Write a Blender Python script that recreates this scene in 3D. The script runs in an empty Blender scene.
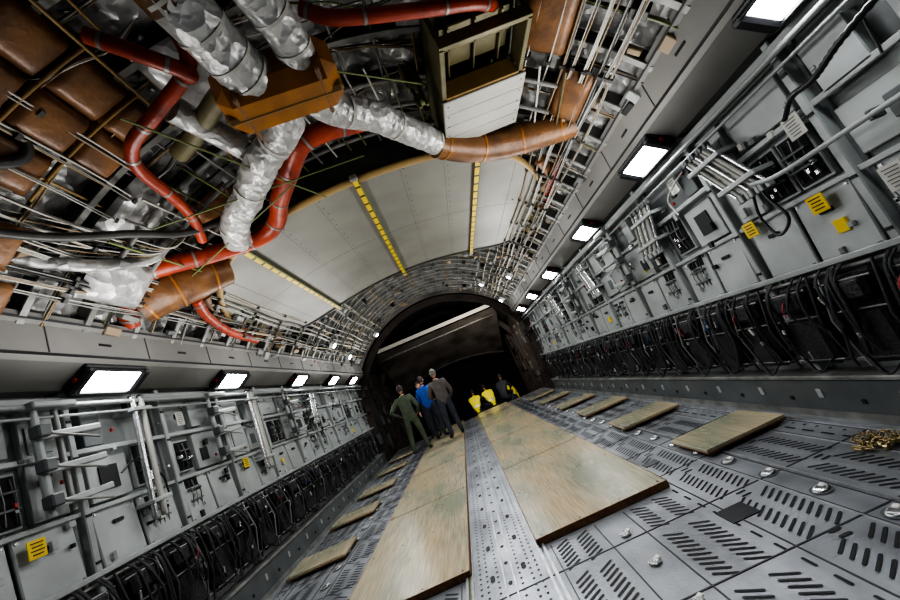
import bpy, math, random
from mathutils import Matrix, Vector, noise, Euler
random.seed(7)
R=random.random
def U(a,b): return a+(b-a)*random.random()
pi=math.pi

# ---------------------------------------------------------------- materials
def mat(name,col,metal=0.0,rough=0.5,var=0.0,vscale=4.0,bump=0.0,bscale=20.0,col2=None,stretch=(1,1,1),emit=None,estr=0,detail=4,kind='noise',spec=0.5,tight=0.15,col3=None,grain=0):
    m=bpy.data.materials.new(name); m.use_nodes=True
    nt=m.node_tree; b=nt.nodes['Principled BSDF']
    b.inputs['Base Color'].default_value=(*col,1); b.inputs['Metallic'].default_value=metal; b.inputs['Roughness'].default_value=rough
    b.inputs['Specular IOR Level'].default_value=spec
    tc=nt.nodes.new('ShaderNodeTexCoord'); mp=nt.nodes.new('ShaderNodeMapping'); mp.inputs['Scale'].default_value=stretch
    nt.links.new(tc.outputs['Object'],mp.inputs[0])
    if var>0 or col2:
        n=nt.nodes.new('ShaderNodeTexNoise'); n.inputs['Scale'].default_value=vscale; n.inputs['Detail'].default_value=detail
        nt.links.new(mp.outputs[0],n.inputs['Vector'])
        cr=nt.nodes.new('ShaderNodeValToRGB'); cr.color_ramp.elements[0].position=0.5-tight; cr.color_ramp.elements[1].position=0.5+tight
        c2=col2 if col2 else tuple(c*(1-var) for c in col)
        cr.color_ramp.elements[0].color=(*c2,1); cr.color_ramp.elements[1].color=(*col,1)
        if col3:
            e=cr.color_ramp.elements.new(0.5); e.color=(*col3,1)
        nt.links.new(n.outputs['Fac'],cr.inputs[0]); out=cr.outputs[0]
        if grain:
            mg=nt.nodes.new('ShaderNodeMapping'); mg.inputs['Scale'].default_value=(60,2.5,1); nt.links.new(tc.outputs['Object'],mg.inputs[0])
            ng=nt.nodes.new('ShaderNodeTexNoise'); ng.inputs['Scale'].default_value=1.0; ng.inputs['Detail'].default_value=5; nt.links.new(mg.outputs[0],ng.inputs['Vector'])
            rg=nt.nodes.new('ShaderNodeValToRGB'); rg.color_ramp.elements[0].position=.35; rg.color_ramp.elements[1].position=.62
            rg.color_ramp.elements[0].color=(1-grain,1-grain*1.1,1-grain*1.2,1); rg.color_ramp.elements[1].color=(1,1,1,1); nt.links.new(ng.outputs['Fac'],rg.inputs[0])
            mm=nt.nodes.new('ShaderNodeMixRGB'); mm.blend_type='MULTIPLY'; mm.inputs[0].default_value=1; nt.links.new(out,mm.inputs[1]); nt.links.new(rg.outputs[0],mm.inputs[2]); out=mm.outputs[0]
        nt.links.new(out,b.inputs['Base Color'])
        mr=nt.nodes.new('ShaderNodeMapRange'); mr.inputs['To Min'].default_value=min(1,rough+0.14); mr.inputs['To Max'].default_value=max(0.02,rough-0.08)
        nt.links.new(n.outputs['Fac'],mr.inputs[0]); nt.links.new(mr.outputs[0],b.inputs['Roughness'])
    if bump>0:
        if kind=='voronoi':
            v=nt.nodes.new('ShaderNodeTexVoronoi'); v.inputs['Scale'].default_value=bscale; o=v.outputs['Distance']
            n3=nt.nodes.new('ShaderNodeTexNoise'); n3.inputs['Scale'].default_value=bscale*0.4; n3.inputs['Detail'].default_value=3
            nt.links.new(mp.outputs[0],n3.inputs['Vector'])
            mx=nt.nodes.new('ShaderNodeMixRGB'); mx.inputs[0].default_value=0.12
            nt.links.new(mp.outputs[0],mx.inputs[1]); nt.links.new(n3.outputs['Color'],mx.inputs[2]); nt.links.new(mx.outputs[0],v.inputs['Vector'])
        else:
            v=nt.nodes.new('ShaderNodeTexNoise'); v.inputs['Scale'].default_value=bscale; v.inputs['Detail'].default_value=5; o=v.outputs['Fac']
            nt.links.new(mp.outputs[0],v.inputs['Vector'])
        bp=nt.nodes.new('ShaderNodeBump'); bp.inputs['Strength'].default_value=bump; bp.inputs['Distance'].default_value=0.05
        nt.links.new(o,bp.inputs['Height']); nt.links.new(bp.outputs[0],b.inputs['Normal'])
    if emit:
        b.inputs['Emission Color'].default_value=(*emit,1); b.inputs['Emission Strength'].default_value=estr
    return m
FLOOR=mat('deck_metal',(0.48,0.50,0.53),0.55,0.30,0.55,2.2,0.05,60,detail=9,stretch=(1,.6,1))
SLOT=mat('deck_slot_black',(0.012,0.012,0.014),0,0.6)
SEAM=mat('deck_seam',(0.07,0.07,0.075),0.3,0.5)
RAIL=mat('deck_rail_alloy',(0.55,0.56,0.57),0.7,0.3,0.3,8)
CHROME=mat('bright_alloy',(0.7,0.7,0.7),0.9,0.25)
PLY=mat('plywood',(0.52,0.42,0.27),0.0,0.22,0.3,2.4,0.04,30,col2=(0.27,0.28,0.20),stretch=(1,0.35,1),detail=10,tight=.14,col3=(0.42,0.375,0.26),grain=.28)
PLYE=mat('plywood_edge',(0.20,0.10,0.045),0,0.7,0.4,30)
WALL=mat('wall_grey',(0.31,0.33,0.325),0.1,0.40,0.25,2.5)
WALL2=mat('panel_grey',(0.39,0.41,0.40),0.1,0.36,0.22,3)
WALL3=mat('panel_dark_grey',(0.12,0.13,0.13),0.1,0.45,0.25,3)
FASC=mat('fascia_grey',(0.24,0.235,0.22),0.1,0.45,0.2,1.5)
BLACK=mat('black_fabric',(0.018,0.018,0.022),0,0.55,0.4,15,0.3,40)
BLK=mat('black_plastic',(0.012,0.012,0.014),0,0.35)
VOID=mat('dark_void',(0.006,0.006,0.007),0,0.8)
SILVER=mat('foil_insulation',(0.52,0.52,0.51),0.45,0.36,0.4,5,0.6,9,kind='voronoi')
SILVD=mat('dirty_foil',(0.58,0.58,0.565),0.45,0.34,0.75,3.5,1.0,8,kind='voronoi')
DUCTW=mat('duct_wrap',(0.58,0.575,0.555),0.35,0.36,0.25,7,0.5,14,kind='voronoi')
BROWN=mat('composite_brown',(0.24,0.115,0.045),0.1,0.36,0.4,5,0.1,25,col2=(0.11,0.052,0.024))
ORANGE=mat('composite_amber',(0.42,0.17,0.035),0.1,0.30,0.3,6)
RED=mat('duct_red_orange',(0.42,0.065,0.028),0.0,0.34,0.35,8,0.08,30,col2=(0.26,0.035,0.018))
PANEL=mat('fairing_grey',(0.25,0.245,0.215),0.05,0.42,0.2,1.4)
CREAM=mat('fairing_rim_cream',(0.42,0.29,0.12),0,0.45,0.2,4)
OLIVE=mat('olive_paint',(0.17,0.15,0.075),0.2,0.42,0.3,6)
OLIVEC=mat('green_strap',(0.15,0.18,0.06),0,0.6)
WHITE=mat('off_white_panel',(0.42,0.41,0.37),0,0.45,0.1,3)
RIB=mat('frame_alloy',(0.32,0.32,0.30),0.3,0.38,0.45,5)
RIBD=mat('frame_dark',(0.08,0.08,0.075),0.3,0.45,0.4,5)
YEL=mat('yellow',(0.75,0.52,0.02),0,0.45)
YTAN=mat('tan_stringer',(0.34,0.22,0.08),0.1,0.5,0.2,5)
CABW=mat('cable_white',(0.52,0.51,0.46),0,0.45)
CABT=mat('cable_tan',(0.28,0.21,0.13),0,0.5)
CABK=mat('cable_black',(0.02,0.02,0.02),0,0.4)
REDM=mat('red_tag',(0.35,0.02,0.02),0,0.5)
BLUE=mat('blue_tag',(0.03,0.10,0.35),0,0.5)
LAMP=mat('lamp_diffuser',(1,1,1),0,0.4,emit=(0.95,0.98,1.0),estr=34)
BULB=mat('small_lamp',(1,1,1),0,0.4,emit=(0.95,0.97,1.0),estr=34)
GOLD=mat('brass_chain',(0.42,0.34,0.19),0.9,0.36)
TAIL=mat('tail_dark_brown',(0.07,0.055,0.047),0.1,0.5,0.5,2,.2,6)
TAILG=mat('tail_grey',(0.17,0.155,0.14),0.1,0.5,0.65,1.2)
BEAM=mat('beam_light',(0.85,0.82,0.74),0,0.4)

# ---------------------------------------------------------------- mesh builder
class B:
    def __init__(s): s.v=[];s.f=[];s.m=[];s.sm=[];s.mats=[]
    def mi(s,m):
        if m not in s.mats: s.mats.append(m)
        return s.mats.index(m)
    def add(s,vs,fs,m,smooth=False):
        o=len(s.v); s.v+= [tuple(v) for v in vs]; k=s.mi(m)
        for f in fs: s.f.append(tuple(i+o for i in f)); s.m.append(k); s.sm.append(smooth)
    def box(s,c,d,m,rot=None,ch=0.0):
        hx,hy,hz=d[0]/2,d[1]/2,d[2]/2
        if ch<=0:
            vs=[Vector((x,y,z)) for x in(-hx,hx) for y in(-hy,hy) for z in(-hz,hz)]
            fs=[(0,1,3,2),(4,6,7,5),(0,4,5,1),(2,3,7,6),(0,2,6,4),(1,5,7,3)]
        else:
            ch=min(ch,hx*.9,hy*.9,hz*.9); vs=[];idx={}
            for sx in(-1,1):
                for sy in(-1,1):
                    for sz in(-1,1):
                        for a in range(3):
                            p=[sx*(hx-ch),sy*(hy-ch),sz*(hz-ch)]; p[a]=[sx*hx,sy*hy,sz*hz][a]
                            idx[(sx,sy,sz,a)]=len(vs); vs.append(Vector(p))
            fs=[]
            for a in range(3):
                b,c2=(a+1)%3,(a+2)%3
                for sg in(-1,1):
                    q=[]
                    for (u,w) in((-1,-1),(1,-1),(1,1),(-1,1)):
                        k=[0,0,0];k[a]=sg;k[b]=u;k[c2]=w; q.append(idx[(*k,a)])
                    fs.append(tuple(q if sg>0 else q[::-1]))
                for u in(-1,1):
                    for w in(-1,1):
                        k=[0,0,0];k[b]=u;k[c2]=w
                        k1=list(k);k1[a]=-1;k2=list(k);k2[a]=1
                        q=(idx[(*k1,b)],idx[(*k2,b)],idx[(*k2,c2)],idx[(*k1,c2)])
                        fs.append(q if u*w>0 else q[::-1])
            for sx in(-1,1):
                for sy in(-1,1):
                    for sz in(-1,1):
                        q=(idx[(sx,sy,sz,0)],idx[(sx,sy,sz,1)],idx[(sx,sy,sz,2)])
                        fs.append(q if sx*sy*sz>0 else q[::-1])
        if rot is not None: vs=[rot@v for v in vs]
        c=Vector(c); s.add([v+c for v in vs],fs,m)
    def bb(s,x0,x1,y0,y1,z0,z1,m,ch=0): s.box(((x0+x1)/2,(y0+y1)/2,(z0+z1)/2),(abs(x1-x0),abs(y1-y0),abs(z1-z0)),m,None,ch)
    def tube(s,pts,r,m,n=8,smooth=True,crumple=0,closed=False,flat=1.0,caps=True,upv=None):
        pts=[Vector(p) for p in pts]; N=len(pts)
        rs=r if isinstance(r,(list,tuple)) else [r]*N
        t0=(pts[1]-pts[0]).normalized(); up=Vector((0,0,1)) if abs(t0.z)<.9 else Vector((1,0,0))
        if upv: up=Vector(upv)
        nr=(up-t0*up.dot(t0)).normalized(); vs=[]
        for i,p in enumerate(pts):
            a=pts[i-1] if (i>0 or closed) else pts[0]; b=pts[(i+1)%N] if (i<N-1 or closed) else pts[-1]
            t=(b-a).normalized(); nr=(nr-t*nr.dot(t)).normalized(); bn=t.cross(nr)
            for k in range(n):
                an=2*pi*k/n; rr=rs[i]
                d=nr*math.cos(an)*flat+bn*math.sin(an)
                if crumple: rr*=1+crumple*noise.noise((p+d*rr)*9)+crumple*.6*noise.noise((p+d*rr)*23)
                vs.append(p+d*rr)
        fs=[]
        L=N if closed else N-1
        for i in range(L):
            j=(i+1)%N
            for k in range(n):
                k2=(k+1)%n; fs.append((i*n+k,i*n+k2,j*n+k2,j*n+k))
        s.add(vs,fs,m,smooth)
        if not closed and caps:
            s.add(vs[:n],[tuple(range(n))[::-1]],m); s.add(vs[-n:],[tuple(range(n))],m)
    def build(s,name,loc=None,parent=None,bevel=0):
        me=bpy.data.meshes.new(name); me.from_pydata(s.v,[],s.f)
        for m in s.mats: me.materials.append(m)
        me.polygons.foreach_set('material_index',s.m); me.polygons.foreach_set('use_smooth',s.sm); me.update()
        ob=bpy.data.objects.new(name,me); bpy.context.collection.objects.link(ob)
        if loc: ob.location=loc
        if parent: ob.parent=parent
        return ob
def cat(pts,k=8):
    P=[Vector(p) for p in pts]; P=[P[0]*2-P[1]]+P+[P[-1]*2-P[-2]]; o=[]
    for i in range(1,len(P)-2):
        for j in range(k):
            t=j/k; a,b,c,d=P[i-1],P[i],P[i+1],P[i+2]
            o.append(.5*((2*b)+(c-a)*t+(2*a-5*b+4*c-d)*t*t+(3*b-a-3*c+d)*t**3))
    o.append(P[-2]); return o
RC=3.3; ZC=1.1
def cyl(th,y,r=RC): return Vector((r*math.cos(th),y,ZC+r*math.sin(th)))
TH0=math.asin((3.0-ZC)/RC)
def rotz(a): return Matrix.Rotation(a,3,'Z')

# ---------------------------------------------------------------- floor
YF0,YF1=-1.5,14.9
b=B(); b.bb(-2.8,2.8,YF0,YF1,-0.12,0,FLOOR); floor=b.build('floor')
b=B()
def slot(cx,cy,L,W,ang,m=SLOT,z=0.003,seg=3):
    vs=[]
    for e in(0,1):
        for k in range(seg+1):
            a=-pi/2+pi*k/seg+e*pi
            x=math.cos(a)*W/2+(L/2-W/2)*(1 if e==0 else -1); y=math.sin(a)*W/2
            vs.append((cx+x*math.cos(ang)-y*math.sin(ang),cy+x*math.sin(ang)+y*math.cos(ang),z))
    b.add(vs,[tuple(range(len(vs)))],m)
for sgn in(-1,1):
    y=0.9; i=0
    while y<14.5:
        g=i%12
        if g<10:
            slot(sgn*1.54,y,.13,.017,sgn*.62); slot(sgn*1.71,y+.01,.13,.017,sgn*.62)
            slot(sgn*2.10,y+.01,.12,.017,-sgn*.62); slot(sgn*2.28,y,.12,.017,-sgn*.62)
            if y<3.3:
                for xx in(.44,.60,1.06,1.24): slot(sgn*xx,y,.13,.017,sgn*.62*(1 if xx<.8 else -1))
        else: slot(sgn*1.62,y,.07,.022,0); slot(sgn*2.2,y,.07,.022,0)
        if i%3==0: slot(sgn*2.50,y,.11,.02,pi/2); slot(sgn*1.37,y,.09,.016,pi/2) if y<3.3 else None
        if i%2==0: slot(sgn*2.58,y,.03,.02,0)
        y+=.056; i+=1
    for x in(1.42,1.80,1.96,2.42,2.62,.36,.72,.96):
        b.bb(sgn*x-.004,sgn*x+.004,YF0,3.3 if .35<x<1.4 else 14.8,.0,.004,SEAM)
for y in [0.8+.702*k for k in range(20)]:
    b.bb(1.42,2.62,y-.005,y+.005,0,.0035,SEAM); b.bb(-2.62,-1.42,y-.005,y+.005,0,.0035,SEAM)
    if y<3.3: b.bb(-1.42,1.42,y-.005,y+.005,0,.0035,SEAM)
y=.8
while y<14.8:
    for x in(-.21,-.16,-.08,.08,.16,.21): slot(x,y,.024,.02,0,seg=2)
    if int(y/.075)%7==0: slot(-.12,y,.10,.035,pi/2); slot(.12,y,.10,.035,pi/2)
    if int(y/.075)%4==0: slot(0,y,.05,.03,pi/2)
    y+=.075
def rect(x0,x1,y0,y1,m=BLK): b.bb(x0,x1,y0,y1,0,.005,m)
rect(1.36,1.54,2.58,2.76); rect(-1.54,-1.36,2.58,2.76); rect(1.36,1.50,1.5,1.62)
for y in(3.9,5.3,6.7,8.1): rect(1.46,1.60,y,y+.1,WALL3); rect(-1.60,-1.46,y,y+.1,WALL3)
b.build('floor_slots',parent=floor)
b=B()
for sgn in(-1,1):
    for x in(.27,.31): b.bb(sgn*x-.010,sgn*x+.010,YF0,14.8,0,.018,RAIL)
    b.bb(sgn*1.98-.010,sgn*1.98+.010,YF0,14.8,0,.010,RAIL); b.bb(sgn*2.66-.02,sgn*2.66+.02,YF0,14.8,0,.02,RAIL)
    b.bb(sgn*.035-.006,sgn*.035+.006,YF0,14.8,0,.010,RAIL)
    for x in(1.80,2.42): b.bb(sgn*x-.012,sgn*x-.006,YF0,14.8,0,.005,RAIL)
b.tube(cat([(-.285,1.0,.012),(-.29,2.5,.012),(-.285,4.0,.012),(-.28,6.5,.012),(-.285,9.5,.012)],8),.006,OLIVEC,5)
b.build('floor_cargo_rails',parent=floor)
b=B()
def ring(x,y,r=.045):
    n=16
    b.add([(x+math.cos(2*pi*k/n)*r*1.3,y+math.sin(2*pi*k/n)*r*1.3,.005) for k in range(n)],[tuple(range(n))],WALL3)
    b.tube([(x+math.cos(2*pi*k/n)*r*.9,y+math.sin(2*pi*k/n)*r*.7,.010+.006*math.cos(2*pi*k/n)) for k in range(n)],.007,RAIL,6,closed=True)
    b.box((x,y,.010),(.05,.06,.014),CHROME,rotz(.5),.004)
    b.box((x+.03,y+.02,.016),(.03,.03,.012),BEAM,rotz(.5),.004)
for sgn in(-1,1):
    y=.9
    while y<14:
        ring(sgn*1.88,y); y+=.405
    y=1.3
    while y<3.3: ring(sgn*.84,y,.028); y+=.42
b.build('floor_tie_down_rings',parent=floor)

# plywood sheets
for sgn in(-1,1):
    y=3.35
    while y<14.5:
        b=B(); y1=min(y+2.43,14.85)
        b.box((sgn*.83,(y+y1)/2,.040),(1.12,y1-y-.008,.034),PLY,rotz(U(-.002,.002)),.003)
        b.box((sgn*.83,(y+y1)/2,.0135),(1.115,y1-y-.012,.019),PLYE)
        for yy in(y+.05,(y+y1)/2,y1-.05):
            for xx in(-.5,-.17,.17,.5): b.box((sgn*.83+xx,yy,.058),(.016,.016,.003),SEAM)
        for xx in(-.557,.557): b.bb(sgn*.83+xx-.004,sgn*.83+xx+.004,y+.01,y1-.01,.02,.0575,PLYE)
        for yy in(y+.008,y1-.008): b.bb(sgn*.83-.556,sgn*.83+.556,yy-.005,yy+.005,.02,.0575,PLYE)
        b.build('plywood_sheet'); y=y1
for sgn in(-1,1):
    for yc in(3.8,5.45,7.1,8.7,10.6,12.3):
        b=B(); a=U(-.03,.03); xo=U(-.02,.02)
        b.box((0,0,.055),(.74,.56,.028),PLY,None,.003)
        for xx in(-.28,0,.28): b.box((xx,0,.025),(.09,.52,.032),PLYE)
        b.box((0,0,.0385),(.742,.562,.012),PLYE)
        o=b.build('plywood_pad',(sgn*2.22+xo,yc,.003)); o.rotation_euler[2]=a

# chain pile
b=B()
p=Vector((2.42,2.62,.03)); d=0.3
for k in range(80):
    d+=U(-.9,.9); st=Vector((math.cos(d),math.sin(d)*1.0,0))*.030
    q=p+st
    if (q-Vector((2.48,2.72,.03))).length>.15: d+=pi*.8; q=p-st*.5
    q.z=.018+.045*max(0,1-(Vector((q.x,q.y,0))-Vector((2.48,2.72,0))).length/.17)*R()*1.4
    t=(q-p).normalized(); sd=Vector((-t.y,t.x,0)) if k%2 else Vector((0,0,1))
    c=(p+q)/2
    b.tube([c+t*.021*math.cos(2*pi*j/10)+sd*.011*math.sin(2*pi*j/10) for j in range(10)],.0042,GOLD,5,closed=True)
    p=q
b.box((2.42,2.60,.02),(.05,.03,.03),GOLD,rotz(.5),.006)
b.build('tie_down_chain')

# ---------------------------------------------------------------- side walls
WX=2.92; YW0,YW1=-1.5,12.6
def wall(sgn,name):
    b=B(); X=lambda d: sgn*(WX-d)
    b.bb(sgn*WX,sgn*(WX+.1),YW0,YW1,-.1,2.6,WALL)
    wo=b.build(name)
    b=B()
    b.bb(sgn*2.76,sgn*2.92,YW0,YW1,0,.30,WALL3,.01); b.bb(sgn*2.745,sgn*2.92,YW0,YW1,.30,.335,RIB,.008)
    b.bb(sgn*2.74,sgn*2.77,YW0,YW1,.0,.05,RIB)
    y=.8
    while y<12:
        b.box((sgn*2.757,y,.19),(.012,.05,.07),WALL2,None,.004)
        b.box((sgn*2.757,y+.3,.14),(.012,.03,.03),SLOT)
        y+=.62
    b.build('trim_side_curb',parent=wo)
    b=B()
    def pb(y0,y1,z0,z1,d,m,ch=.006,d0=0): b.bb(X(d0),X(d),y0,y1,z0,z1,m,ch)
    rnd=random.Random(11 if sgn>0 else 23)
    u=lambda a,c: a+(c-a)*rnd.random()
    y=0.2; bay=0
    def vent(y0,z0,w,h):
        pb(y0-.02,y0+w+.02,z0-.02,z0+h+.02,.045,WALL2); pb(y0,y0+w,z0,z0+h,.055,VOID,0)
        n=max(2,int(w/.055))
        for k in range(n):
            yy=y0+w*(k+.5)/n
            b.tube([(X(.065),yy,z0+.02),(X(.085),yy+u(-.01,.01),z0+h*.5),(X(.065),yy,z0+h-.02)],.005,RIB if k%2 else RIBD,5)
        for kk in range(2): b.box((X(.075),y0+w/2,z0+h*(.33+.34*kk)),(.03,w*.9,.014),WALL3)
        for kk in range(3): b.box((X(.08),y0+w*u(.1,.9),z0+h*u(.1,.5)),(.02,.02,.03),CHROME)
    while y<YW1-.3:
        w=1.02
        pb(y-.03,y+.03,.35,2.55,.10,WALL2,.008); pb(y-.06,y+.06,.35,2.55,.03,WALL)
        for z in(.6,1.2,1.55,2.0,2.3): b.box((X(.102),y,z),(.012,.045,.02),SLOT)
        for k in range(2):
            ya=y+.07+k*.45; yb=ya+.42
            b.box((X(.05),(ya+yb)/2,1.34),(.03,.42,.46),WALL2,Matrix.Rotation(sgn*.08,3,'Y'),.008)
            for (dy,dz) in((-.18,-.2),(.18,-.2),(-.18,.2),(.18,.2)):
                b.box((X(.068-dz*.08),(ya+yb)/2+dy,1.34+dz),(.008,.018,.018),CHROME)
            b.box((X(.07),(ya+yb)/2,1.44),(.015,.10,.03),BLK,None,.004)
        t=bay%4
        if t==0:
            vent(y+.12,1.22,.20,.34); vent(y+.12,1.66,.20,.30); pb(y+.42,y+.92,1.62,2.02,.05,WALL2); pb(y+.45,y+.62,2.1,2.4,.07,WALL2); pb(y+.5,y+.62,1.7,1.84,.062,SLOT,0)
        elif t==1:
            vent(y+.55,1.20,.17,.30); vent(y+.78,1.24,.15,.26); pb(y+.1,y+.48,1.62,2.4,.06,WALL2); pb(y+.14,y+.44,1.68,2.0,.075,WALL); pb(y+.55,y+.95,1.64,1.95,.05,WALL2)
            pb(y+.60,y+.72,1.72,1.86,.06,WALL3); pb(y+.62,y+.9,2.05,2.35,.09,WALL2)
        elif t==2:
            vent(y+.14,1.64,.2,.34); vent(y+.4,1.64,.2,.34); pb(y+.68,y+.95,1.62,2.42,.05,WALL2); pb(y+.1,y+.6,2.1,2.4,.05,WALL2); pb(y+.72,y+.9,2.1,2.3,.062,WALL,.002)
            pb(y+.2,y+.28,1.27,1.36,.085,YEL,.002)
        else:
            pb(y+.1,y+.5,1.62,1.98,.06,WALL2); vent(y+.6,1.2,.24,.34); vent(y+.6,1.66,.24,.36); pb(y+.12,y+.3,2.08,2.42,.08,WALL3); pb(y+.2,y+.38,1.7,1.9,.072,SLOT,0)
        for k in range(10):
            yy=u(y+.1,y+.95); zz=u(1.15,2.45); s_=u(.025,.06)
            b.box((X(.085),yy,zz),(.03,s_,s_*u(.5,1.6)),rnd.choice([WALL2,WALL3,BLK,RIB,CHROME,WALL2,SLOT,CABW]),None,.004)
        for k in range(2):
            b.box((X(.09),u(y+.1,y+.95),u(1.6,2.4)),(.02,.022,.03),rnd.choice([REDM,YEL,REDM]),None,.003)
        if bay%2:
            zz=u(1.7,2.35); yy=u(y+.1,y+.5)
            b.tube(cat([(X(.1),yy,zz),(X(.12),yy+.15,zz+u(-.08,.08)),(X(.1),yy+u(.3,.5),zz+u(-.15,.15)),(X(.09),yy+u(.3,.5),zz-.3)],5),u(.006,.009),rnd.choice([CABK,CABW,BLK]),6)
        y+=w; bay+=1
    for z,d,h in((2.05,.09,.04),(1.58,.08,.035),(2.48,.12,.05),(1.12,.14,.04)):
        b.bb(X(d-.03),X(d),YW0,YW1,z-h/2,z+h/2,WALL2,.005)
    b.tube([(X(.17),YW0,2.42),(X(.17),YW1,2.42)],.020,WALL2,10); b.tube([(X(.15),YW0,2.34),(X(.15),YW1,2.34)],.012,WALL2,8)
    b.build('wall_equipment_panels',parent=wo)
    return wo
WR=wall(1,'wall_right'); WL=wall(-1,'wall_left')

def stanchions(sgn,y0,n=7,zb=1.75,zt=2.35,lean=.2,step=.05,r=.018):
    b=B()
    for k in range(n):
        y=y0+k*step; x=sgn*(WX-.17-.012*(k%2))
        b.tube([(x,y-lean/2,zb),(x,y+lean/2,zt)],r,CHROME if k%3==0 else WHITE,8)
        b.box((x,y-lean/2,zb),(.05,.035,.06),WALL2,None,.006); b.box((x,y+lean/2,zt),(.05,.035,.05),WALL3,None,.006)
    L=n*step
    for z,dy in((zb+.12,-lean*.3),(zt-.12,lean*.3)):
        b.bb(sgn*(WX-.22),sgn*(WX-.0),y0-.05+dy,y0+L+dy,z-.018,z+.018,WALL2,.004)
    b.build('litter_stanchion_rack',parent=WR if sgn>0 else WL)
stanchions(1,2.80,7,1.78,2.3,.30,.05,.015); stanchions(1,4.1,8,1.8,2.3,-.22,.05,.015); stanchions(1,6.3,6); stanchions(1,8.6,6)
stanchions(-1,3.82,2,1.35,2.45,.05,.09,.026); stanchions(-1,5.9,3,1.35,2.45,.05,.07,.026); stanchions(-1,8.2,4)
def arms(sgn,y0):
    b=B(); x=sgn*(WX-.15)
    b.tube([(x,y0,1.62),(x,y0,2.44)],.03,WALL2,8); b.tube([(x,y0+.16,1.62),(x,y0+.16,2.44)],.022,RIB,8)
    for z in(1.7,1.95,2.2):
        b.box((x-sgn*.03,y0+.22,z),(.06,.5,.05),WALL2,Matrix.Rotation(.06,3,'X'),.008)
        b.box((x-sgn*.05,y0-.02,z+.02),(.09,.09,.09),WALL3,None,.01)
        b.tube([(x-sgn*.06,y0+.05,z),(x-sgn*.07,y0+.42,z-.08)],.010,RIB,6)
    b.box((x-sgn*.03,y0+.1,2.42),(.12,.34,.05),WALL2,None,.01)
    b.build('litter_support_arms',parent=WR if sgn>0 else WL)
arms(-1,2.95); arms(-1,5.0); arms(-1,7.1); arms(1,5.1); arms(1,7.4)
for (sx,y,z) in((1,2.50,1.50),(1,3.08,1.55),(-1,2.85,1.46),(-1,5.5,1.5)):
    b=B(); b.box((0,0,0),(.008,.12,.12),YEL,None,.002)
    for k in range(4): b.box((-sx*.005,0,.038-.024*k),(.003,.085-.015*(k%2),.008),BLK)
    b.build('yellow_placard',(sx*(WX-.115),y,z))
for (sx,y,z) in((1,2.35,2.0),(-1,2.62,1.93),(1,3.6,2.25),(1,2.05,1.45),(-1,4.5,2.2)):
    b=B(); b.box((0,0,0),(.008,.12,.15),CABW,None,.002)
    for k in range(6): b.box((-sx*.005,0,.053-.021*k),(.003,.085-.012*(k%3),.005),RIBD)
    b.build('white_placard',(sx*(WX-.115),y,z))
b=B()
b.tube(cat([(2.76,2.75,1.95),(2.72,2.70,1.7),(2.70,2.62,1.5),(2.72,2.78,1.42),(2.74,2.86,1.6),(2.76,2.82,1.8)],8),.011,CABK,8)
b.build('black_hose_loop',parent=WR)
b=B(); pts=cat([(2.72,2.30,2.05),(2.68,2.15,2.12),(2.62,1.95,2.10),(2.62,1.75,2.16),(2.66,1.5,2.22),(2.7,1.2,2.25)],12)
b.tube(pts,[.020 if i%2 else .015 for i in range(len(pts))],BLK,10); b.build('corrugated_hose',parent=WR)
b=B(); b.tube(cat([(2.72,2.75,1.83),(2.70,2.5,1.78),(2.70,1.9,1.78),(2.70,1.0,1.78)],6),.016,WALL2,10)
for y in(2.4,1.9): b.box((2.73,y,1.78),(.08,.03,.06),WALL3,None,.006)
b.build('handrail_pipe',parent=WR)

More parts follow.
